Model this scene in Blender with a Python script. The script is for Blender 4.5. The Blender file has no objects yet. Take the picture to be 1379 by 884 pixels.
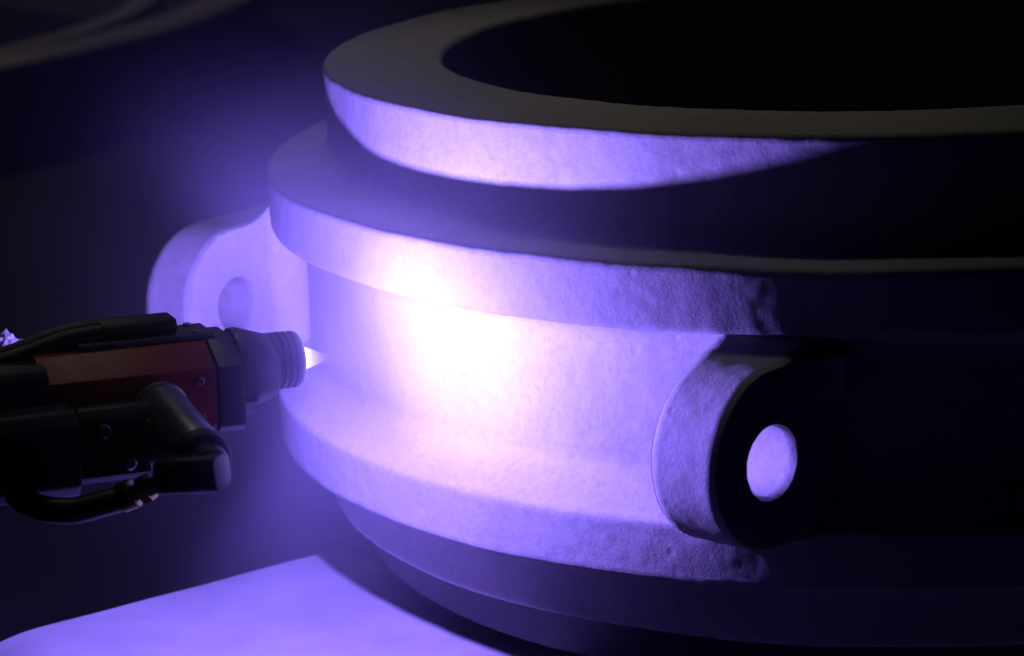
import bpy, bmesh, math, random
from mathutils import Vector, Matrix, noise

# ------------------------------------------------------------------ scale
S = 0.6            # one model unit (the flange radius of the casting) is 0.6 m
sc = bpy.context.scene
COL = sc.collection

# ------------------------------------------------------------------ camera
CAM_O = Vector((0.0, -4.51423, 0.79290))
CAM_R = Vector((0.99093143, 0.12773205, -0.04170637))
CAM_U = Vector((0.0099341, 0.23989558, 0.97074787))
CAM_F = Vector((-0.13400079, 0.96235889, -0.23645117))
FPX = 3825.558
cam_data = bpy.data.cameras.new('camera')
cam = bpy.data.objects.new('camera', cam_data)
COL.objects.link(cam)
cam.matrix_world = Matrix((
    (CAM_R.x, CAM_U.x, -CAM_F.x, CAM_O.x * S),
    (CAM_R.y, CAM_U.y, -CAM_F.y, CAM_O.y * S),
    (CAM_R.z, CAM_U.z, -CAM_F.z, CAM_O.z * S),
    (0, 0, 0, 1)))
cam_data.sensor_width = 36.0
cam_data.lens = 36.0 * FPX / 1379.0
cam_data.clip_start = 0.05
cam_data.clip_end = 200.0
cam_data.dof.use_dof = True
cam_data.dof.focus_distance = 3.85 * S
cam_data.dof.aperture_fstop = 7.5
sc.camera = cam

# ------------------------------------------------------------------ world, lamps, exposure
world = bpy.data.worlds.new('World')
sc.world = world
world.use_nodes = True
world.node_tree.nodes['Background'].inputs[0].default_value = (0.10, 0.09, 0.16, 1)
world.node_tree.nodes['Background'].inputs[1].default_value = 0.001
sc.view_settings.view_transform = 'Standard'
sc.view_settings.look = 'None'
sc.view_settings.exposure = 0.0
sc.view_settings.gamma = 1.0
sc.view_settings.use_curve_mapping = False
sc.cycles.use_denoising = True
sc.cycles.volume_bounces = 0
sc.cycles.max_bounces = 8
sc.cycles.sample_clamp_indirect = 6.0

ARC = Vector((-0.7785, -0.8900, -0.1345))          # the burning arc in front of the nozzle


def lamp(name, kind, loc, power, color, **kw):
    d = bpy.data.lights.new(name, kind)
    d.energy = power
    d.color = color
    for k, v in kw.items():
        setattr(d, k, v)
    o = bpy.data.objects.new(name, d)
    COL.objects.link(o)
    o.location = Vector(loc) * S
    return o


def soften(o, smooth):
    """the luminous jet is a drawn-out source: its light does not soar next to it as a point's would"""
    d = o.data
    d.use_nodes = True
    nt = d.node_tree
    em = next(n for n in nt.nodes if n.type == 'EMISSION')
    fo = nt.nodes.new('ShaderNodeLightFalloff')
    fo.inputs['Strength'].default_value = 1.0
    fo.inputs['Smooth'].default_value = smooth  # holds the lamp down close by, in place of a highlight roll-off
    nt.links.new(fo.outputs['Quadratic'], em.inputs['Strength'])


def aim(o, target):
    v = Vector(target) * S - o.location
    o.rotation_euler = v.to_track_quat('-Z', 'Y').to_euler()


# dim workshop lamp hung high behind and to the left of the casting
hall = lamp('workshop_lamp', 'SPOT', (-1.3, 0.9, 5.2), 25.0, (1.0, 0.92, 0.80), shadow_soft_size=0.16,
            spot_size=math.radians(25.5), spot_blend=1.0)
aim(hall, (-0.68, -0.42, 0.0))
# a second one, over the bay behind
bay = lamp('bay_lamp', 'AREA', (-5.5, 9.5, 5.0), 9.0, (1.0, 0.88, 0.72), shape='DISK', size=0.8)
aim(bay, (-4.2, 8.6, -0.8))
# the light of the electric arc itself and of the white-hot jet that leaves the nozzle
arc_light = lamp('arc_light', 'POINT', ARC, 114.0, (0.255, 0.165, 1.0), shadow_soft_size=0.006)
soften(arc_light, 0.30)
jet_light = lamp('jet_light', 'SPOT', ARC, 7.0, (1.0, 0.86, 0.90), shadow_soft_size=0.006,
                 spot_size=math.radians(104), spot_blend=1.0)
soften(jet_light, 0.045)
aim(jet_light, (-0.60, -0.71, -0.12))


# ------------------------------------------------------------------ helpers
def at(px, py, t):
    """a point seen at a place of the picture, t model units from the lens"""
    d = CAM_F * FPX + CAM_R * (px - 689.5) - CAM_U * (py - 442.0)
    d.normalize()
    return CAM_O + d * t


def tag(o, label=None, cat=None, group=None, kind=None):
    if label: o['label'] = label
    if cat: o['category'] = cat
    if group: o['group'] = group
    if kind: o['kind'] = kind
    return o


def empty(name, loc):
    o = bpy.data.objects.new(name, None)
    COL.objects.link(o)
    o.location = Vector(loc) * S
    o.empty_display_size = 0.05
    return o


def link(name, bm, mat, parent=None, smooth=40, base=None):
    """bm is in model units, world position; becomes one mesh object"""
    if parent is not None:
        root = parent
        off = Vector((0, 0, 0))
        while root is not None:
            off += root.location
            root = root.parent
    elif base is not None:
        off = Vector(base) * S
    else:
        off = Vector((0, 0, 0))
    for v in bm.verts:
        v.co = v.co * S - off
    me = bpy.data.meshes.new(name)
    bm.normal_update()
    for f in bm.faces:
        f.smooth = smooth > 0
    lim = math.radians(smooth)
    if smooth:
        for e in bm.edges:
            if len(e.link_faces) == 2 and e.calc_face_angle(0) > lim:
                e.smooth = False
    bm.to_mesh(me)
    bm.free()
    me.materials.append(mat)
    o = bpy.data.objects.new(name, me)
    COL.objects.link(o)
    if parent is not None:
        o.parent = parent
    elif base is not None:
        o.location = off
    return o


def frame_of(axis, hint=Vector((0, 0, 1))):
    x = Vector(axis).normalized()
    y = hint.cross(x)
    if y.length < 1e-4:
        y = Vector((0, 1, 0)).cross(x)
    y.normalize()
    return x, y, x.cross(y)


def add_lathe(bm, origin, axis, prof, seg=40, a0=0.0):
    """prof = [(along, radius)...]; closed by fans where radius is 0"""
    o = Vector(origin)
    x, y, z = frame_of(axis)
    rings = []
    for a, r in prof:
        if r < 1e-6:
            rings.append([bm.verts.new(o + x * a)])
        else:
            rings.append([bm.verts.new(o + x * a + (y * math.cos(a0 + 2 * math.pi * k / seg) + z * math.sin(a0 + 2 * math.pi * k / seg)) * r)
                          for k in range(seg)])
    for A, B in zip(rings[:-1], rings[1:]):
        for k in range(seg):
            j = (k + 1) % seg
            if len(A) == 1 and len(B) == 1:
                continue
            if len(A) == 1:
                bm.faces.new((A[0], B[j], B[k]))
            elif len(B) == 1:
                bm.faces.new((A[k], A[j], B[0]))
            else:
                bm.faces.new((A[k], A[j], B[j], B[k]))
    bmesh.ops.recalc_face_normals(bm, faces=bm.faces)


def add_tube(bm, pts, radius, seg=16, cap=True):
    pts = [Vector(p) for p in pts]
    rad = radius if isinstance(radius, (list, tuple)) else [radius] * len(pts)
    prev = None
    rings = []
    for i, p in enumerate(pts):
        t = (pts[min(i + 1, len(pts) - 1)] - pts[max(i - 1, 0)]).normalized()
        if prev is None:
            _, y, z = frame_of(t)
        else:
            y = (prev - t * prev.dot(t)).normalized()
            z = t.cross(y)
        prev = y
        rings.append([bm.verts.new(p + (y * math.cos(2 * math.pi * k / seg) + z * math.sin(2 * math.pi * k / seg)) * rad[i]) for k in range(seg)])
    for A, B in zip(rings[:-1], rings[1:]):
        for k in range(seg):
            j = (k + 1) % seg
            bm.faces.new((A[k], A[j], B[j], B[k]))
    if cap:
        bm.faces.new(rings[0][::-1])
        bm.faces.new(rings[-1])
    bmesh.ops.recalc_face_normals(bm, faces=bm.faces)


def spline(ctrl, n=10):
    c = [Vector(p) for p in ctrl]
    c = [c[0] * 2 - c[1]] + c + [c[-1] * 2 - c[-2]]
    out = []
    for i in range(1, len(c) - 2):
        for k in range(n):
            t = k / n
            a, b, d, e = c[i - 1], c[i], c[i + 1], c[i + 2]
            out.append(0.5 * ((2 * b) + (d - a) * t + (2 * a - 5 * b + 4 * d - e) * t * t + (3 * b - a - 3 * d + e) * t ** 3))
    out.append(c[-2])
    return out


def add_prism(bm, M, poly, x0, x1, bevel=0.0, seg=2):
    """poly in local (y, z), swept along local x from x0 to x1, placed by M"""
    b = bmesh.new()
    A = [b.verts.new((x0, y, z)) for y, z in poly]
    B = [b.verts.new((x1, y, z)) for y, z in poly]
    n = len(poly)
    b.faces.new(A)
    b.faces.new(B[::-1])
    for k in range(n):
        b.faces.new((A[k], B[k], B[(k + 1) % n], A[(k + 1) % n]))
    bmesh.ops.recalc_face_normals(b, faces=b.faces)
    if bevel:
        bmesh.ops.bevel(b, geom=list(b.edges), offset=bevel, segments=seg, profile=0.6, affect='EDGES', clamp_overlap=True)
    bmesh.ops.transform(b, matrix=M, verts=b.verts)
    me = bpy.data.meshes.new('tmp')
    b.to_mesh(me)
    b.free()
    bm.from_mesh(me)
    bpy.data.meshes.remove(me)


def box_poly(y0, y1, z0, z1, c=0.0):
    if not c:
        return [(y0, z0), (y1, z0), (y1, z1), (y0, z1)]
    return [(y0 + c, z0), (y1 - c, z0), (y1, z0 + c), (y1, z1 - c), (y1 - c, z1), (y0 + c, z1), (y0, z1 - c), (y0, z0 + c)]


# ------------------------------------------------------------------ materials
def material(name):
    m = bpy.data.materials.new(name)
    m.use_nodes = True
    nt = m.node_tree
    return m, nt, nt.nodes['Principled BSDF']


def N(nt, kind, **kw):
    n = nt.nodes.new(kind)
    for k, v in kw.items():
        if k in n.inputs:
            n.inputs[k].default_value = v
        else:
            setattr(n, k, v)
    return n


def ramp(nt, src, stops):
    r = nt.nodes.new('ShaderNodeValToRGB')
    el = r.color_ramp.elements
    while len(el) < len(stops):
        el.new(0.5)
    for e, (p, c) in zip(el, stops):
        e.position = p
        e.color = (*c, 1) if len(c) == 3 else c
    nt.links.new(src, r.inputs[0])
    return r


def simple_mat(name, color, rough, metallic=0.0, var=0.25, scale=30.0, bump=0.15, bdist=0.001):
    m, nt, b = material(name)
    tc = N(nt, 'ShaderNodeTexCoord')
    n1 = N(nt, 'ShaderNodeTexNoise', Scale=scale, Detail=6.0, Roughness=0.65)
    nt.links.new(tc.outputs['Object'], n1.inputs['Vector'])
    lo = tuple(c * (1 - var) for c in color)
    hi = tuple(min(1, c * (1 + var)) for c in color)
    r = ramp(nt, n1.outputs['Fac'], [(0.3, lo), (0.7, hi)])
    nt.links.new(r.outputs[0], b.inputs['Base Color'])
    rr = N(nt, 'ShaderNodeMapRange')
    rr.inputs['To Min'].default_value = max(0.02, rough - 0.12)
    rr.inputs['To Max'].default_value = min(1, rough + 0.12)
    nt.links.new(n1.outputs['Fac'], rr.inputs['Value'])
    nt.links.new(rr.outputs[0], b.inputs['Roughness'])
    b.inputs['Metallic'].default_value = metallic
    n2 = N(nt, 'ShaderNodeTexNoise', Scale=scale * 9, Detail=4.0)
    nt.links.new(tc.outputs['Object'], n2.inputs['Vector'])
    bp = N(nt, 'ShaderNodeBump', Strength=bump, Distance=bdist)
    nt.links.new(n2.outputs['Fac'], bp.inputs['Height'])
    nt.links.new(bp.outputs[0], b.inputs['Normal'])
    return m


def cast_material():
    m, nt, b = material('sand_cast_metal')
    L = nt.links
    tc = N(nt, 'ShaderNodeTexCoord')
    geo = N(nt, 'ShaderNodeNewGeometry')
    pos = geo.outputs['Position']
    big = N(nt, 'ShaderNodeTexNoise', Scale=5.0, Detail=5.0, Roughness=0.6)
    L.new(pos, big.inputs['Vector'])
    col = ramp(nt, big.outputs['Fac'], [(0.28, (0.36, 0.335, 0.33)), (0.45, (0.47, 0.45, 0.45)), (0.62, (0.52, 0.50, 0.50)), (0.8, (0.58, 0.56, 0.555))])
    spk = N(nt, 'ShaderNodeTexNoise', Scale=160.0, Detail=3.0, Roughness=0.7)
    L.new(pos, spk.inputs['Vector'])
    mul = N(nt, 'ShaderNodeMix', data_type='RGBA', blend_type='MULTIPLY')
    mul.inputs[0].default_value = 0.35
    spr = ramp(nt, spk.outputs['Fac'], [(0.3, (0.6, 0.6, 0.6)), (0.55, (1, 1, 1))])
    L.new(col.outputs[0], mul.inputs[6])
    L.new(spr.outputs[0], mul.inputs[7])
    L.new(mul.outputs[2], b.inputs['Base Color'])
    b.inputs['Roughness'].default_value = 0.78
    b.inputs['Specular IOR Level'].default_value = 0.35
    # relief: sand grain, blotches and a few pits
    g1 = N(nt, 'ShaderNodeTexNoise', Scale=330.0, Detail=5.0, Roughness=0.7)
    g2 = N(nt, 'ShaderNodeTexNoise', Scale=42.0, Detail=6.0, Roughness=0.6)
    L.new(pos, g1.inputs['Vector'])
    L.new(pos, g2.inputs['Vector'])
    v = N(nt, 'ShaderNodeTexVoronoi', Scale=24.0)
    L.new(pos, v.inputs['Vector'])
    pit = ramp(nt, v.outputs['Distance'], [(0.03, (0, 0, 0)), (0.11, (1, 1, 1))])
    b1 = N(nt, 'ShaderNodeBump', Strength=0.30, Distance=0.0013)
    b2 = N(nt, 'ShaderNodeBump', Strength=0.25, Distance=0.003)
    b3 = N(nt, 'ShaderNodeBump', Strength=0.2, Distance=0.002)
    L.new(g2.outputs['Fac'], b2.inputs['Height'])
    L.new(g1.outputs['Fac'], b1.inputs['Height'])
    L.new(pit.outputs[0], b3.inputs['Height'])
    L.new(b2.outputs[0], b1.inputs['Normal'])
    L.new(b1.outputs[0], b3.inputs['Normal'])
    L.new(b3.outputs[0], b.inputs['Normal'])
    return m


M_CAST = cast_material()
M_PLATE = simple_mat('pale_sheet_steel', (0.28, 0.265, 0.30), 0.55, 0.0, 0.16, 9.0, 0.12, 0.0006)
M_FLOOR = simple_mat('dark_workshop_floor', (0.016, 0.0155, 0.018), 0.9, 0.0, 0.45, 2.2, 0.3, 0.003)
M_TABLE = simple_mat('dark_oiled_steel', (0.07, 0.068, 0.07), 0.5, 0.3, 0.3, 14.0, 0.2)
M_RING = simple_mat('machined_grey_steel', (0.36, 0.34, 0.34), 0.5, 0.2, 0.2, 9.0, 0.1)
M_GREY = simple_mat('grey_anodised_body', (0.13, 0.12, 0.14), 0.42, 0.25, 0.2, 40.0, 0.1)
M_NOZ = simple_mat('turned_nozzle_metal', (0.22, 0.20, 0.23), 0.38, 0.5, 0.2, 60.0, 0.1)
M_RED = simple_mat('scuffed_red_paint', (0.42, 0.035, 0.03), 0.45, 0.0, 0.35, 35.0, 0.12)
M_BLACK = simple_mat('black_rubbery_plastic', (0.018, 0.017, 0.018), 0.5, 0.0, 0.3, 40.0, 0.2)
M_STEEL = simple_mat('brushed_steel_tube', (0.30, 0.29, 0.30), 0.35, 0.6, 0.2, 50.0, 0.08)
M_HOSE = simple_mat('black_hose_rubber', (0.022, 0.022, 0.02), 0.45, 0.0, 0.3, 60.0, 0.25)
M_BRASS = simple_mat('worn_brass', (0.26, 0.22, 0.09), 0.4, 0.8, 0.2, 80.0, 0.1)
M_FOIL = simple_mat('pale_crumpled_tape', (0.62, 0.60, 0.64), 0.4, 0.0, 0.1, 60.0, 0.3)


def flame_material():
    m = bpy.data.materials.new('white_hot_jet')
    m.use_nodes = True
    nt = m.node_tree
    nt.nodes.clear()
    out = N(nt, 'ShaderNodeOutputMaterial')
    add = N(nt, 'ShaderNodeAddShader')
    tr = N(nt, 'ShaderNodeBsdfTransparent')
    em = N(nt, 'ShaderNodeEmission')
    at_ = N(nt, 'ShaderNodeAttribute', attribute_name='along')
    r = ramp(nt, at_.outputs['Fac'], [(0.0, (1.0, 0.93, 0.86)), (0.5, (0.85, 0.72, 1.0)), (1.0, (0.42, 0.26, 1.0))])
    s = N(nt, 'ShaderNodeFloatCurve')
    c = s.mapping.curves[0]
    c.points[0].location = (0, 1)
    c.points[1].location = (1, 0)
    c.points.new(0.25, 0.30)
    c.points.new(0.55, 0.06)
    s.mapping.update()
    nt.links.new(at_.outputs['Fac'], s.inputs['Value'])
    mu = N(nt, 'ShaderNodeMath', operation='MULTIPLY')
    mu.inputs[1].default_value = 1.6
    nt.links.new(s.outputs[0], mu.inputs[0])
    nt.links.new(r.outputs[0], em.inputs['Color'])
    nt.links.new(mu.outputs[0], em.inputs['Strength'])
    nt.links.new(tr.outputs[0], add.inputs[0])
    nt.links.new(em.outputs[0], add.inputs[1])
    nt.links.new(add.outputs[0], out.inputs['Surface'])
    return m


M_FLAME = flame_material()

# ------------------------------------------------------------------ the setting
FLOOR_Z = -1.2
bm = bmesh.new()
for x0, x1, y0, y1 in ((-60, 60, -20, 80),):
    vs = [bm.verts.new(v) for v in ((x0, y0, FLOOR_Z), (x1, y0, FLOOR_Z), (x1, y1, FLOOR_Z), (x0, y1, FLOOR_Z))]
    bm.faces.new(vs)
fl = link('floor', bm, M_FLOOR, smooth=0)
tag(fl, 'dark workshop floor', 'floor', kind='structure')

# ------------------------------------------------------------------ the casting
cast = empty('ring_casting', (0, 0, -0.535))
tag(cast, 'large rough grey flanged ring casting with two pierced lugs lit violet', 'casting')


def dense(prof, step=0.0065):
    out = [prof[0]]
    for (a, b), (c, d) in zip(prof[:-1], prof[1:]):
        n = max(1, int(math.hypot(c - a, d - b) / step + 0.5))
        out += [(a + (c - a) * k / n, b + (d - b) * k / n) for k in range(1, n + 1)]
    return out


def fillet(cx, cz, r, a0, a1, n=6):
    return [(cx + r * math.cos(math.radians(a0 + (a1 - a0) * k / n)), cz + r * math.sin(math.radians(a0 + (a1 - a0) * k / n))) for k in range(n + 1)]


def wobble(v):
    """unevenness of a sand casting, the same function for all of its parts"""
    q = Vector(v)
    w = Vector((noise.noise(q * 6.0), noise.noise(q * 6.0 + Vector((7, 3, 1))), noise.noise(q * 6.0 + Vector((2, 9, 5))))) * 0.0022
    g = q * 38.0
    w += Vector((noise.noise(g), noise.noise(g + Vector((5, 1, 8))), noise.noise(g + Vector((3, 7, 2))))) * 0.0006
    g = q * 95.0
    w += Vector((noise.noise(g), noise.noise(g + Vector((5, 1, 8))), noise.noise(g + Vector((3, 7, 2))))) * 0.0005
    return q + w


def revolve(name, prof, seg=900, rough=True):
    prof = dense(prof)
    bm = bmesh.new()
    cs = [(math.cos(2 * math.pi * k / seg), math.sin(2 * math.pi * k / seg)) for k in range(seg)]
    prev = None
    for r, z in prof:
        ringv = [bm.verts.new(wobble((r * c, r * s, z))) for c, s in cs]
        if prev:
            for k in range(seg):
                j = (k + 1) % seg
                bm.faces.new((prev[k], prev[j], ringv[j], ringv[k]))
        prev = ringv
    return link(name, bm, M_CAST, cast, smooth=75)


RW = 0.945        # radius of the web between the two flanges
hub_prof = [(0.715, -0.528), (0.715, 0.146)] + [(0.717, 0.151), (0.722, 0.155)] + [(0.893, 0.155)] + [(0.898, 0.1535), (0.901, 0.149)] + [(0.901, 0.048)] \
    + fillet(0.946, 0.047, 0.045, 180, 265, 7)
upper_prof = [hub_prof[-1], (0.990, 0.0), (0.9955, -0.0015), (0.999, -0.006), (0.9985, -0.084), (0.996, -0.089), (0.990, -0.0915), (0.983, -0.0925)] \
    + fillet(RW + 0.034, -0.127, 0.034, 90, 176, 8)
web_prof = [upper_prof[-1], (RW, -0.280)]
lower_prof = [(RW, -0.280)] + [(RW + 0.001, -0.292), (RW + 0.006, -0.3015), (RW + 0.016, -0.3105)] + [(0.996, -0.3405), (1.002, -0.344), (1.004, -0.350), (1.000, -0.424), (0.998, -0.429), (0.992, -0.431), (0.942, -0.434), (0.931, -0.438), (0.925, -0.448)]
base_prof = [lower_prof[-1], (0.923, -0.527), (0.920, -0.533), (0.913, -0.535), (0.722, -0.535), (0.715, -0.528)]
revolve('hub', hub_prof)
revolve('upper_flange', upper_prof)
revolve('web', web_prof)
revolve('lower_flange', lower_prof)
revolve('base_ring', base_prof, 720)


def make_lug(phi, s_c, w0, w1, zc, r, hs, hz, hr, s_root, rise, inner, fil, fil_w):
    """upright ear: outline in (s = outwards, z), pierced, w0..w1 thick, with cast fillets where it runs
    into the flange rim (rise) and, on its inner side (inner = +1 or -1), into the web (fil, fil_w)"""
    e = Vector((-math.sin(phi), -math.cos(phi), 0))
    n = Vector((math.cos(phi), -math.sin(phi), 0))
    n_arc, m, bands, chamf = 64, 40, 22, 0.0035
    outer = [(s_root + (s_c - s_root) * k / m, zc + r) for k in range(m)]
    outer += [(s_c + r * math.sin(math.pi * k / n_arc), zc + r * math.cos(math.pi * k / n_arc)) for k in range(n_arc + 1)]
    outer += [(s_root + (s_c - s_root) * k / m, zc - r) for k in range(m - 1, -1, -1)]
    outer += [(s_root, zc - r + 2 * r * k / 24) for k in range(1, 24)]           # end buried in the body
    H = len(outer)
    ang = [math.atan2(z - hz, s - hs) for s, z in outer]
    wm, half = (w0 + w1) / 2, (w1 - w0) / 2
    layers = [w0 + (w1 - w0) * k / 14 for k in range(15)]

    def P(s, z, w):
        s_rim = math.sqrt(max(0.0, 1.0 - w * w))
        u = max(0.0, min(1.0, 1.0 - (s - s_rim + 0.004) / 0.085))
        up = max(-1.0, min(1.0, (z - zc) / r))
        z2 = z + (rise * u ** 2.4 * up if up > 0 else 0.6 * rise * u ** 2.4 * up)
        side = (w - wm) / half * inner
        t = max(0.0, min(1.0, (RW + fil_w - math.hypot(s, w)) / fil_w))
        w2 = w + inner * max(0.0, side) * fil * t * t
        return wobble(e * s + n * w2 + Vector((0, 0, z2)))

    bm = bmesh.new()
    rings_o, rings_h = [], []
    for li, w in enumerate(layers):
        edge = li in (0, len(layers) - 1)
        ro, rh = [], []
        for i, (s, z) in enumerate(outer):
            p, q = outer[(i - 1) % H], outer[(i + 1) % H]
            t = Vector((q[0] - p[0], q[1] - p[1]))
            nn = Vector((-t.y, t.x)).normalized() if 0 < i < H - 24 else Vector((0, 0))
            ins = chamf if edge else 0.0
            ro.append(bm.verts.new(P(s - nn.x * ins, z - nn.y * ins, w)))
            rr = hr + (0.003 if edge else 0.0)
            rh.append(bm.verts.new(P(hs + rr * math.cos(ang[i]), hz + rr * math.sin(ang[i]), w)))
        rings_o.append(ro)
        rings_h.append(rh)
    for rings in (rings_o, rings_h):
        for A, B in zip(rings[:-1], rings[1:]):
            for k in range(H):
                if rings is rings_o and k == H - 1:
                    continue
                j = (k + 1) % H
                bm.faces.new((A[k], A[j], B[j], B[k]))
    for li in (0, len(layers) - 1):
        w = layers[li]
        prev = rings_o[li]
        for b in range(1, bands + 1):
            if b == bands:
                cur = rings_h[li]
            else:
                t = b / bands
                cur = []
                for (s, z), a in zip(outer, ang):
                    hx, hy = hs + (hr + 0.003) * math.cos(a), hz + (hr + 0.003) * math.sin(a)
                    cur.append(bm.verts.new(P(s + (hx - s) * t, z + (hy - z) * t, w)))
            for k in range(H):
                j = (k + 1) % H
                bm.faces.new((prev[k], prev[j], cur[j], cur[k]))
            prev = cur
    bmesh.ops.recalc_face_normals(bm, faces=bm.faces)
    return link('lug', bm, M_CAST, cast, smooth=50)


lug_r = make_lug(0.645, 0.933, 0.403, 0.511, -0.232, 0.120, 0.9404, -0.2354, 0.0466, 0.70, 0.024, -1, 0.03, 0.05)
lug_l = make_lug(0.547, 0.689, -0.894, -0.799, -0.227, 0.123, 0.6962, -0.2302, 0.0434, 0.24, 0.036, 1, 0.0, 0.05)


def fillet_block(phi, w_face, Rc, rf, z0, z1):
    """cast fillet, concave in plan, tangent to a lug face at w_face and to the round body of radius Rc"""
    e = Vector((-math.sin(phi), -math.cos(phi), 0))
    n = Vector((math.cos(phi), -math.sin(phi), 0))
    cw = w_face + rf
    scn = math.sqrt((Rc + rf) ** 2 - cw * cw)
    a1 = math.atan2(-cw, -scn)
    a0 = -math.pi / 2
    if a1 > 0:
        a1 -= 2 * math.pi
    plan = [(scn + rf * math.cos(a0 + (a1 - a0) * k / 20), cw + rf * math.sin(a0 + (a1 - a0) * k / 20)) for k in range(21)]
    tx, ty = plan[-1]
    back = [(tx * 0.95, ty * 0.95), (tx * 0.93, w_face - 0.02), (plan[0][0], w_face - 0.02)]
    bm = bmesh.new()
    rows = []
    nz_steps = 36
    for j in range(nz_steps + 1):
        z = z0 + (z1 - z0) * j / nz_steps
        rows.append([bm.verts.new(wobble(e * s + n * w + Vector((0, 0, z)))) for s, w in plan + back])
    m = len(rows[0])
    for A, B in zip(rows[:-1], rows[1:]):
        for k in range(m):
            bm.faces.new((A[k], A[(k + 1) % m], B[(k + 1) % m], B[k]))
    bm.faces.new(rows[0])
    bm.faces.new(rows[-1][::-1])
    bmesh.ops.recalc_face_normals(bm, faces=bm.faces)
    return link('fillet', bm, M_CAST, cast, smooth=50)


fillet_block(0.547, -0.800, RW, 0.040, -0.325, -0.098)
fillet_block(0.645, 0.510, 1.0, 0.085, -0.168, -0.114)
tag(lug_r, 'pierced lug with its outer face in shadow')
tag(lug_l, 'pierced lug behind the spray gun, face lit violet')

# ------------------------------------------------------------------ turntable under the casting
tt = empty('turntable', (0, 0, FLOOR_Z))
tag(tt, 'dark round turntable carrying the ring casting', 'turntable')
bm = bmesh.new()
add_lathe(bm, (0, 0, -0.615), (0, 0, 1), [(0, 0), (0, 0.86), (0.006, 0.868), (0.070, 0.868), (0.076, 0.86), (0.0775, 0.0)], 96)
link('table_disc', bm, M_TABLE, tt)
bm = bmesh.new()
add_lathe(bm, (0, 0, FLOOR_Z + 0.003), (0, 0, 1), [(0, 0), (0, 0.46), (0.04, 0.46), (0.05, 0.44), (0.06, 0.30), (0.53, 0.26), (0.584, 0.32), (0.584, 0)], 64)
link('pedestal', bm, M_TABLE, tt)

# ------------------------------------------------------------------ pale sheet on a low stand, in front
PZ = -0.65
pa = Vector((-0.943, -0.180, 0))
pd = Vector((-0.386, -0.378, 0)).normalized()         # along its far edge, towards the camera
pn = Vector((-pd.y, pd.x, 0))
if pn.dot(Vector((1, -1, 0))) < 0:
    pn = -pn
plate = empty('steel_sheet', (*(pa + pd * 0.3 + pn * 0.35).to_tuple()[:2], FLOOR_Z))
tag(plate, 'pale flat steel sheet glowing violet below the spray gun', 'sheet')
b2 = bmesh.new()
prof2 = [(-0.05 + 0.56 * k / 24, 0.0) for k in range(25)]                  # flat part, then a downward bend, added to make this end shade off
prof2 += [(0.51 + 0.30 * math.sin(math.radians(a)), -0.30 * (1 - math.cos(math.radians(a)))) for a in range(3, 73, 3)]
rows = []
for i, (u, dz) in enumerate(prof2):
    p, q = prof2[max(i - 1, 0)], prof2[min(i + 1, len(prof2) - 1)]
    tn = Vector((q[0] - p[0], q[1] - p[1])).normalized()
    nu, nzz = -tn.y, tn.x                                                   # upward normal in (u, z)
    row = []
    for k in range(13):
        v = 0.7 * k / 12
        c = pa + pd * u + pn * v
        sag = 0.0012 * noise.noise(Vector((u * 7, v * 7, 0)))
        row.append((b2.verts.new((c.x, c.y, PZ + dz + sag)), b2.verts.new((c.x - pd.x * nu * -0.008, c.y - pd.y * nu * -0.008, PZ + dz + sag - nzz * 0.008))))
    rows.append(row)
for A, B in zip(rows[:-1], rows[1:]):
    for k in range(12):
        b2.faces.new((A[k][0], A[k + 1][0], B[k + 1][0], B[k][0]))
        b2.faces.new((A[k][1], B[k][1], B[k + 1][1], A[k + 1][1]))
    for k in (0, 12):
        b2.faces.new((A[k][0], B[k][0], B[k][1], A[k][1]))
for row in (rows[0], rows[-1]):
    for k in range(12):
        b2.faces.new((row[k][0], row[k + 1][0], row[k + 1][1], row[k][1]))
bmesh.ops.recalc_face_normals(b2, faces=b2.faces)
link('sheet', b2, M_PLATE, plate)
for u, v in ((0.06, 0.12), (0.38, 0.12), (0.40, 0.58), (0.22, 0.60)):
    c = pa + pd * u + pn * v
    bm = bmesh.new()
    add_lathe(bm, (c.x, c.y, FLOOR_Z + 0.002), (0, 0, 1), [(0, 0), (0, 0.05), (0.012, 0.05), (0.014, 0.022), (PZ - 0.0105 - FLOOR_Z, 0.022), (PZ - 0.0105 - FLOOR_Z, 0)], 20)
    link('leg', bm, M_TABLE, plate)

# ------------------------------------------------------------------ big ring lying in the bay behind
bg = empty('large_steel_ring', (-7.397, 8.616, FLOOR_Z))
tag(bg, 'blurred large steel ring lying in the dark bay behind', 'ring')
RB = 4.33
bm = bmesh.new()
add_lathe(bm, (-7.397, 8.616, -0.8), (0, 0, 1), [(-0.397, RB - 0.17), (-0.012, RB - 0.17), (0.0, RB - 0.15), (0.0, RB + 0.06), (-0.012, RB + 0.075), (-0.10, RB + 0.075), (-0.12, RB + 0.02), (-0.397, RB + 0.02)], 220)
link('outer_rim', bm, M_RING, bg)
bm = bmesh.new()
add_lathe(bm, (-7.397, 8.616, -0.86), (0, 0, 1), [(-0.337, RB - 0.62), (-0.01, RB - 0.62), (0.0, RB - 0.60), (0.0, RB - 0.52), (-0.01, RB - 0.50), (-0.337, RB - 0.50)], 220)
link('inner_rim', bm, M_RING, bg)
bm = bmesh.new()
add_lathe(bm, (-7.397, 8.616, -1.05), (0, 0, 1), [(0, RB - 0.55), (0, RB - 0.06)], 220)
link('floor_pan', bm, M_TABLE, bg)

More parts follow.
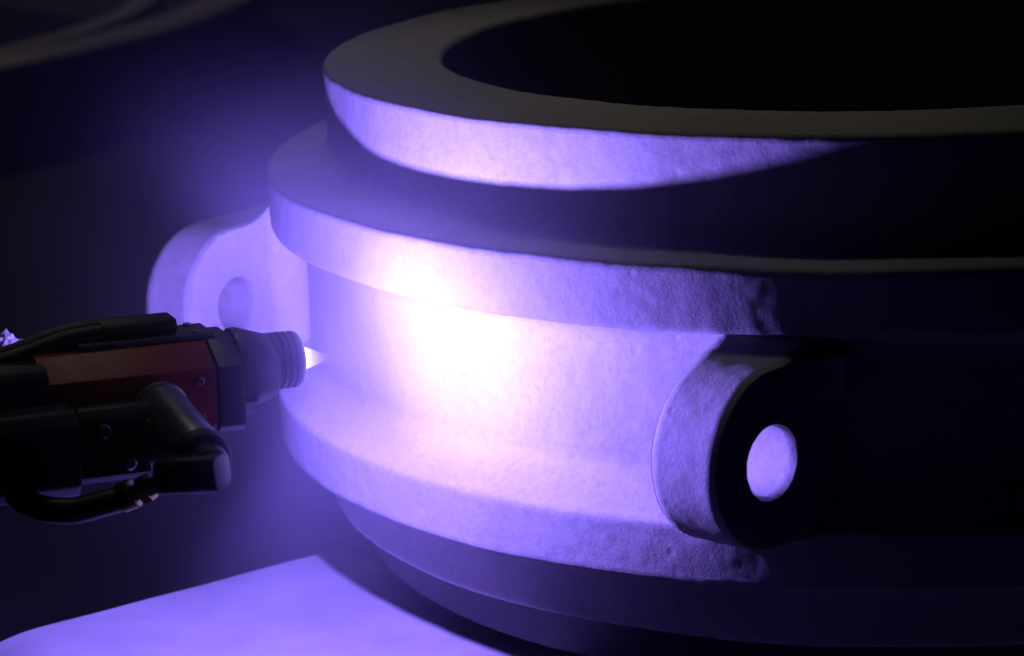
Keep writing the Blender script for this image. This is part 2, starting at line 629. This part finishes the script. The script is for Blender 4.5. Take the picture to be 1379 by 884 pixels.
# ------------------------------------------------------------------ spray gun
TIP = Vector((-0.7925, -0.9040, -0.1330))
ga = 0.52
GX = Vector((math.cos(ga), math.sin(ga), -0.03)).normalized()
GY = Vector((0, 0, 1)).cross(GX).normalized()
GZ = GX.cross(GY)
GM = Matrix(((GX.x, GY.x, GZ.x, TIP.x), (GX.y, GY.y, GZ.y, TIP.y), (GX.z, GY.z, GZ.z, TIP.z), (0, 0, 0, 1)))


def g(x, y, z):
    return TIP + GX * x + GY * y + GZ * z


gun = empty('spray_gun', g(-0.25, 0, -0.07))
tag(gun, 'red and grey thermal spray gun with threaded nozzle and white arc at its tip', 'spray gun')
# threaded nozzle
prof = [(-0.078, 0.0), (-0.078, 0.0385)]
x = -0.034
prof.append((x, 0.0385))
for k in range(3):
    prof += [(x + 0.0012, 0.0345), (x + 0.0035, 0.0345), (x + 0.0047, 0.0388 - 0.0004 * k), (x + 0.0088, 0.0388 - 0.0004 * k)]
    x += 0.0088
prof += [(-0.002, 0.0355), (0.0, 0.033), (0.0, 0.016), (-0.02, 0.009), (-0.02, 0.0)]
bm = bmesh.new()
add_lathe(bm, TIP, GX, prof, 64)
nz = link('nozzle', bm, M_NOZ, gun, smooth=30)
bm = bmesh.new()
add_lathe(bm, g(0, 0, -0.006), GX, [(-0.094, 0.0), (-0.094, 0.056), (-0.086, 0.057), (-0.044, 0.0435), (-0.038, 0.041), (-0.038, 0.0)], 48)
link('nozzle_collar', bm, M_NOZ, gun)
# chamfered block that carries the nozzle
bm = bmesh.new()
add_prism(bm, GM, [(-0.028, -0.062), (0.030, -0.062), (0.050, -0.030), (0.050, 0.016), (0.030, 0.035), (-0.030, 0.035), (-0.050, 0.010), (-0.050, -0.038)], -0.096, -0.072, 0.004)
link('front_block', bm, M_GREY, gun)
# front plate
body_poly = [(-0.052, -0.072), (0.052, -0.072), (0.064, -0.060), (0.064, 0.030), (0.052, 0.042), (-0.016, 0.042), (-0.064, 0.016), (-0.064, -0.062)]


def scaled(poly, k, dz=0.0):
    return [(y * k, z * k + dz) for y, z in poly]


bm = bmesh.new()
add_prism(bm, GM, scaled(body_poly, 1.03), -0.130, -0.0945, 0.0035)
link('front_plate', bm, M_GREY, gun)
bm = bmesh.new()
add_prism(bm, GM, scaled(body_poly, 0.995), -0.36, -0.1325, 0.003)
link('body', bm, M_RED, gun)
# top cover
bm = bmesh.new()
add_prism(bm, GM, box_poly(-0.012, 0.055, 0.043, 0.050), -0.30, -0.118, 0.0025)
link('top_cover', bm, M_GREY, gun)
# screws on the side and cover
for (sx, sy, sz, d) in ((-0.155, -0.0645, 0.000, (0, -1, 0)), (-0.155, -0.0645, -0.048, (0, -1, 0)), (-0.14, 0.0, 0.0505, (0, 0, 1)), (-0.14, 0.044, 0.0505, (0, 0, 1))):
    ax = GX * d[0] + GY * d[1] + GZ * d[2]
    bm = bmesh.new()
    add_lathe(bm, g(sx, sy, sz), ax, [(-0.002, 0.0), (-0.002, 0.0055), (0.0022, 0.0055), (0.003, 0.0045), (0.003, 0.0026), (0.0010, 0.0024), (0.0010, 0)], 18)
    link('screw', bm, M_STEEL, gun)
# clamp knob and wire conduits along the top
bm = bmesh.new()
add_prism(bm, GM, box_poly(0.000, 0.058, 0.0505, 0.070, 0.007), -0.262, -0.164, 0.005)
link('wire_clamp', bm, M_BLACK, gun)
for k, (y, z) in enumerate(((0.016, 0.058), (0.043, 0.059))):
    bm = bmesh.new()
    add_tube(bm, spline([g(-0.205, y, z), g(-0.30, y, z - 0.004), g(-0.38, y - 0.005, z - 0.022), g(-0.50, y - 0.01, z - 0.045), g(-0.75, y - 0.01, z - 0.06)], 12), 0.013, 16)
    link('wire_conduit', bm, M_BLACK, gun)
# dark rear housing
bm = bmesh.new()
add_prism(bm, GM, box_poly(-0.068, 0.066, -0.080, 0.036, 0.014), -0.62, -0.352, 0.005)
link('rear_housing', bm, M_BLACK, gun)
# grey cylinder with a black cap on the near side
c0, c1 = at(212, 548, 3.70), at(266, 612, 3.58)
cax = (c1 - c0).normalized()
cl = (c1 - c0).length
bm = bmesh.new()
add_lathe(bm, c0, cax, [(0, 0.0), (0, 0.034), (0.004, 0.038), (0.012, 0.038), (0.014, 0.036), (cl - 0.004, 0.036), (cl, 0.035), (cl, 0)], 48)
cyl = link('air_cylinder', bm, M_STEEL, gun)
bm = bmesh.new()
add_lathe(bm, c0 + cax * (cl + 0.0005), cax, [(0, 0.0), (0, 0.0365), (0.006, 0.0375), (0.020, 0.0375), (0.024, 0.034), (0.026, 0.029), (0.046, 0.028), (0.049, 0.025), (0.049, 0)], 48)
link('end_cap', bm, M_BLACK, cyl)
# valve body hanging under the cylinder, with the hose tail
v0, v1 = at(222, 644, 3.55), at(301, 640, 3.515)
vx = (v1 - v0).normalized()
vy = Vector((0, 0, 1)).cross(vx).normalized()
vz = vx.cross(vy)
VM = Matrix(((vx.x, vy.x, vz.x, v0.x), (vx.y, vy.y, vz.y, v0.y), (vx.z, vy.z, vz.z, v0.z), (0, 0, 0, 1)))
bm = bmesh.new()
add_prism(bm, VM, box_poly(-0.024, 0.024, -0.018, 0.026, 0.008), -0.004, (v1 - v0).length, 0.004)
link('valve_body', bm, M_BLACK, gun)

# the jet: core at the tip, thin tail to the web
bm = bmesh.new()
HIT = Vector((-0.590, -0.705, -0.180))
jd = (HIT - TIP)
jl = jd.length
jp = [(-0.012, 0.004), (0.002, 0.0145), (0.010, 0.0150), (0.020, 0.0120), (0.032, 0.0078), (0.046, 0.0038), (0.060, 0.0012), (0.066, 0.0)]
add_lathe(bm, TIP, jd, jp, 32)
lay = bm.verts.layers.float.new('along')
for v in bm.verts:
    v[lay] = max(0.0, min(1.0, ((v.co - TIP).dot(jd.normalized()) / 0.070)))
link('arc_flame', bm, M_FLAME, gun)

# ------------------------------------------------------------------ manipulator clamp that holds the gun
hold = empty('tool_holder', g(-0.42, -0.10, -0.16))
tag(hold, 'black manipulator clamp gripping the rear of the spray gun', 'tool holder')
bm = bmesh.new()
add_prism(bm, GM, box_poly(-0.125, -0.070, -0.100, -0.008, 0.018), -0.33, -0.215, 0.006)
link('jaw', bm, M_BLACK, hold)
bm = bmesh.new()
add_prism(bm, GM, box_poly(-0.150, -0.069, -0.116, -0.002, 0.020), -0.62, -0.335, 0.007)
link('clamp_block', bm, M_BLACK, hold)
bm = bmesh.new()
add_prism(bm, GM, box_poly(-0.124, 0.05, -0.105, -0.083, 0.010), -0.56, -0.24, 0.005)
link('lower_jaw', bm, M_BLACK, hold)
for sx, sz in ((-0.24, -0.035), (-0.30, -0.035), (-0.27, -0.080)):
    bm = bmesh.new()
    add_lathe(bm, g(sx, -0.1255, sz), -GY, [(-0.004, 0), (-0.004, 0.009), (0.006, 0.009), (0.008, 0.007), (0.008, 0.004), (0.003, 0.0038), (0.003, 0)], 18)
    link('bolt', bm, M_STEEL, hold)

# ------------------------------------------------------------------ hose with brass fitting
hose = empty('air_hose', at(60, 690, 3.58))
tag(hose, 'black air hose with brass fittings looping under the spray gun', 'hose')
h = spline([at(-90, 560, 3.75), at(-40, 610, 3.68), at(5, 650, 3.62), at(45, 681, 3.59), at(95, 688, 3.58), at(140, 678, 3.58), at(168, 670, 3.585)], 12)
bm = bmesh.new()
add_tube(bm, h, 0.0165, 18)
link('hose_body', bm, M_HOSE, hose)
f0, f1 = at(163, 671, 3.584), at(212, 652, 3.56)
fx = (f1 - f0).normalized()
fl_ = (f1 - f0).length
bm = bmesh.new()
add_lathe(bm, f0, fx, [(0, 0), (0, 0.0185), (0.003, 0.0195), (0.020, 0.0195), (0.022, 0.0175), (0.022, 0)], 20)
link('ferrule', bm, M_BRASS, hose)
bm = bmesh.new()
add_lathe(bm, f0, fx, [(0.0225, 0), (0.0225, 0.011), (0.030, 0.011), (0.030, 0.019), (0.043, 0.019), (0.043, 0.012), (fl_ + 0.004, 0.012), (fl_ + 0.004, 0)], 6)
link('hex_nut', bm, M_BRASS, hose, smooth=20)

# ------------------------------------------------------------------ crumpled pale tape on the conduit at the left
tp = empty('crumpled_tape', at(15, 476, 4.16))
tag(tp, 'small pale crumpled tape ends on the cable at left edge', 'tape')
random.seed(5)
for (px, py, rr) in ((7, 462, 0.017), (27, 468, 0.014)):
    bm = bmesh.new()
    bmesh.ops.create_icosphere(bm, subdivisions=3, radius=1.0)
    c = at(px, py, 4.16)
    for v in bm.verts:
        n = v.co.normalized()
        k = 0.7 + 0.75 * abs(noise.noise(n * 2.3 + Vector((px, 0, 0)))) + 0.25 * noise.noise(n * 5.0 + Vector((0, px, 0)))
        v.co = c + Vector((n.x * 1.15, n.y * 0.8, n.z)) * rr * k
    link('tape_end', bm, M_FOIL, tp, smooth=15)

# ------------------------------------------------------------------ fume that hangs round the jet, doubling as lens glow
FC, FR = Vector((-0.92, -0.76, -0.05)), Vector((0.84, 0.74, 0.66))
hz, nt, bs = material('spray_fume')
nt.nodes.remove(bs)
pv = N(nt, 'ShaderNodeVolumePrincipled')
pv.inputs['Color'].default_value = (0.80, 0.81, 0.98, 1)
pv.inputs['Anisotropy'].default_value = 0.1
tc = N(nt, 'ShaderNodeTexCoord')
ln = N(nt, 'ShaderNodeVectorMath', operation='LENGTH')
nt.links.new(tc.outputs['Object'], ln.inputs[0])
mr = N(nt, 'ShaderNodeMapRange', interpolation_type='SMOOTHERSTEP')
mr.inputs['From Min'].default_value = 1.0
mr.inputs['From Max'].default_value = 0.0
mr.inputs['To Min'].default_value = 0.0
mr.inputs['To Max'].default_value = 0.10
nt.links.new(ln.outputs['Value'], mr.inputs['Value'])
nz_ = N(nt, 'ShaderNodeTexNoise', Scale=2.6, Detail=3.0)
nt.links.new(tc.outputs['Object'], nz_.inputs['Vector'])
mm = N(nt, 'ShaderNodeMapRange')
mm.inputs['From Min'].default_value = 0.3
mm.inputs['From Max'].default_value = 0.7
mm.inputs['To Min'].default_value = 0.45
mm.inputs['To Max'].default_value = 1.55
nt.links.new(nz_.outputs['Fac'], mm.inputs['Value'])
mu = N(nt, 'ShaderNodeMath', operation='MULTIPLY')
# denser core close to the jet, added in place of lens glow
off = N(nt, 'ShaderNodeVectorMath', operation='SUBTRACT')
q = ARC + Vector((-0.02, -0.10, 0.02)) - FC
off.inputs[1].default_value = (q.x / FR.x, q.y / FR.y, q.z / FR.z)
nt.links.new(tc.outputs['Object'], off.inputs[0])
l2 = N(nt, 'ShaderNodeVectorMath', operation='LENGTH')
nt.links.new(off.outputs[0], l2.inputs[0])
m2 = N(nt, 'ShaderNodeMapRange', interpolation_type='SMOOTHERSTEP')
m2.inputs['From Min'].default_value = 0.72
m2.inputs['From Max'].default_value = 0.0
m2.inputs['To Min'].default_value = 0.0
m2.inputs['To Max'].default_value = 1.6
nt.links.new(l2.outputs['Value'], m2.inputs['Value'])
ad = N(nt, 'ShaderNodeMath', operation='ADD')
nt.links.new(mr.outputs[0], ad.inputs[0])
nt.links.new(m2.outputs[0], ad.inputs[1])
nt.links.new(ad.outputs[0], mu.inputs[0])
nt.links.new(mm.outputs[0], mu.inputs[1])
nt.links.new(mu.outputs[0], pv.inputs['Density'])
nt.links.new(pv.outputs[0], nt.nodes['Material Output'].inputs['Volume'])
bm = bmesh.new()
bmesh.ops.create_icosphere(bm, subdivisions=4, radius=1.02)
me = bpy.data.meshes.new('spray_fume')
bm.to_mesh(me)
bm.free()
me.materials.append(hz)
hzo = bpy.data.objects.new('spray_fume', me)
COL.objects.link(hzo)
hzo.location = FC * S
hzo.scale = FR * S
tag(hzo, 'thin violet fume round the jet, also standing in for lens glow', 'fume', kind='stuff')
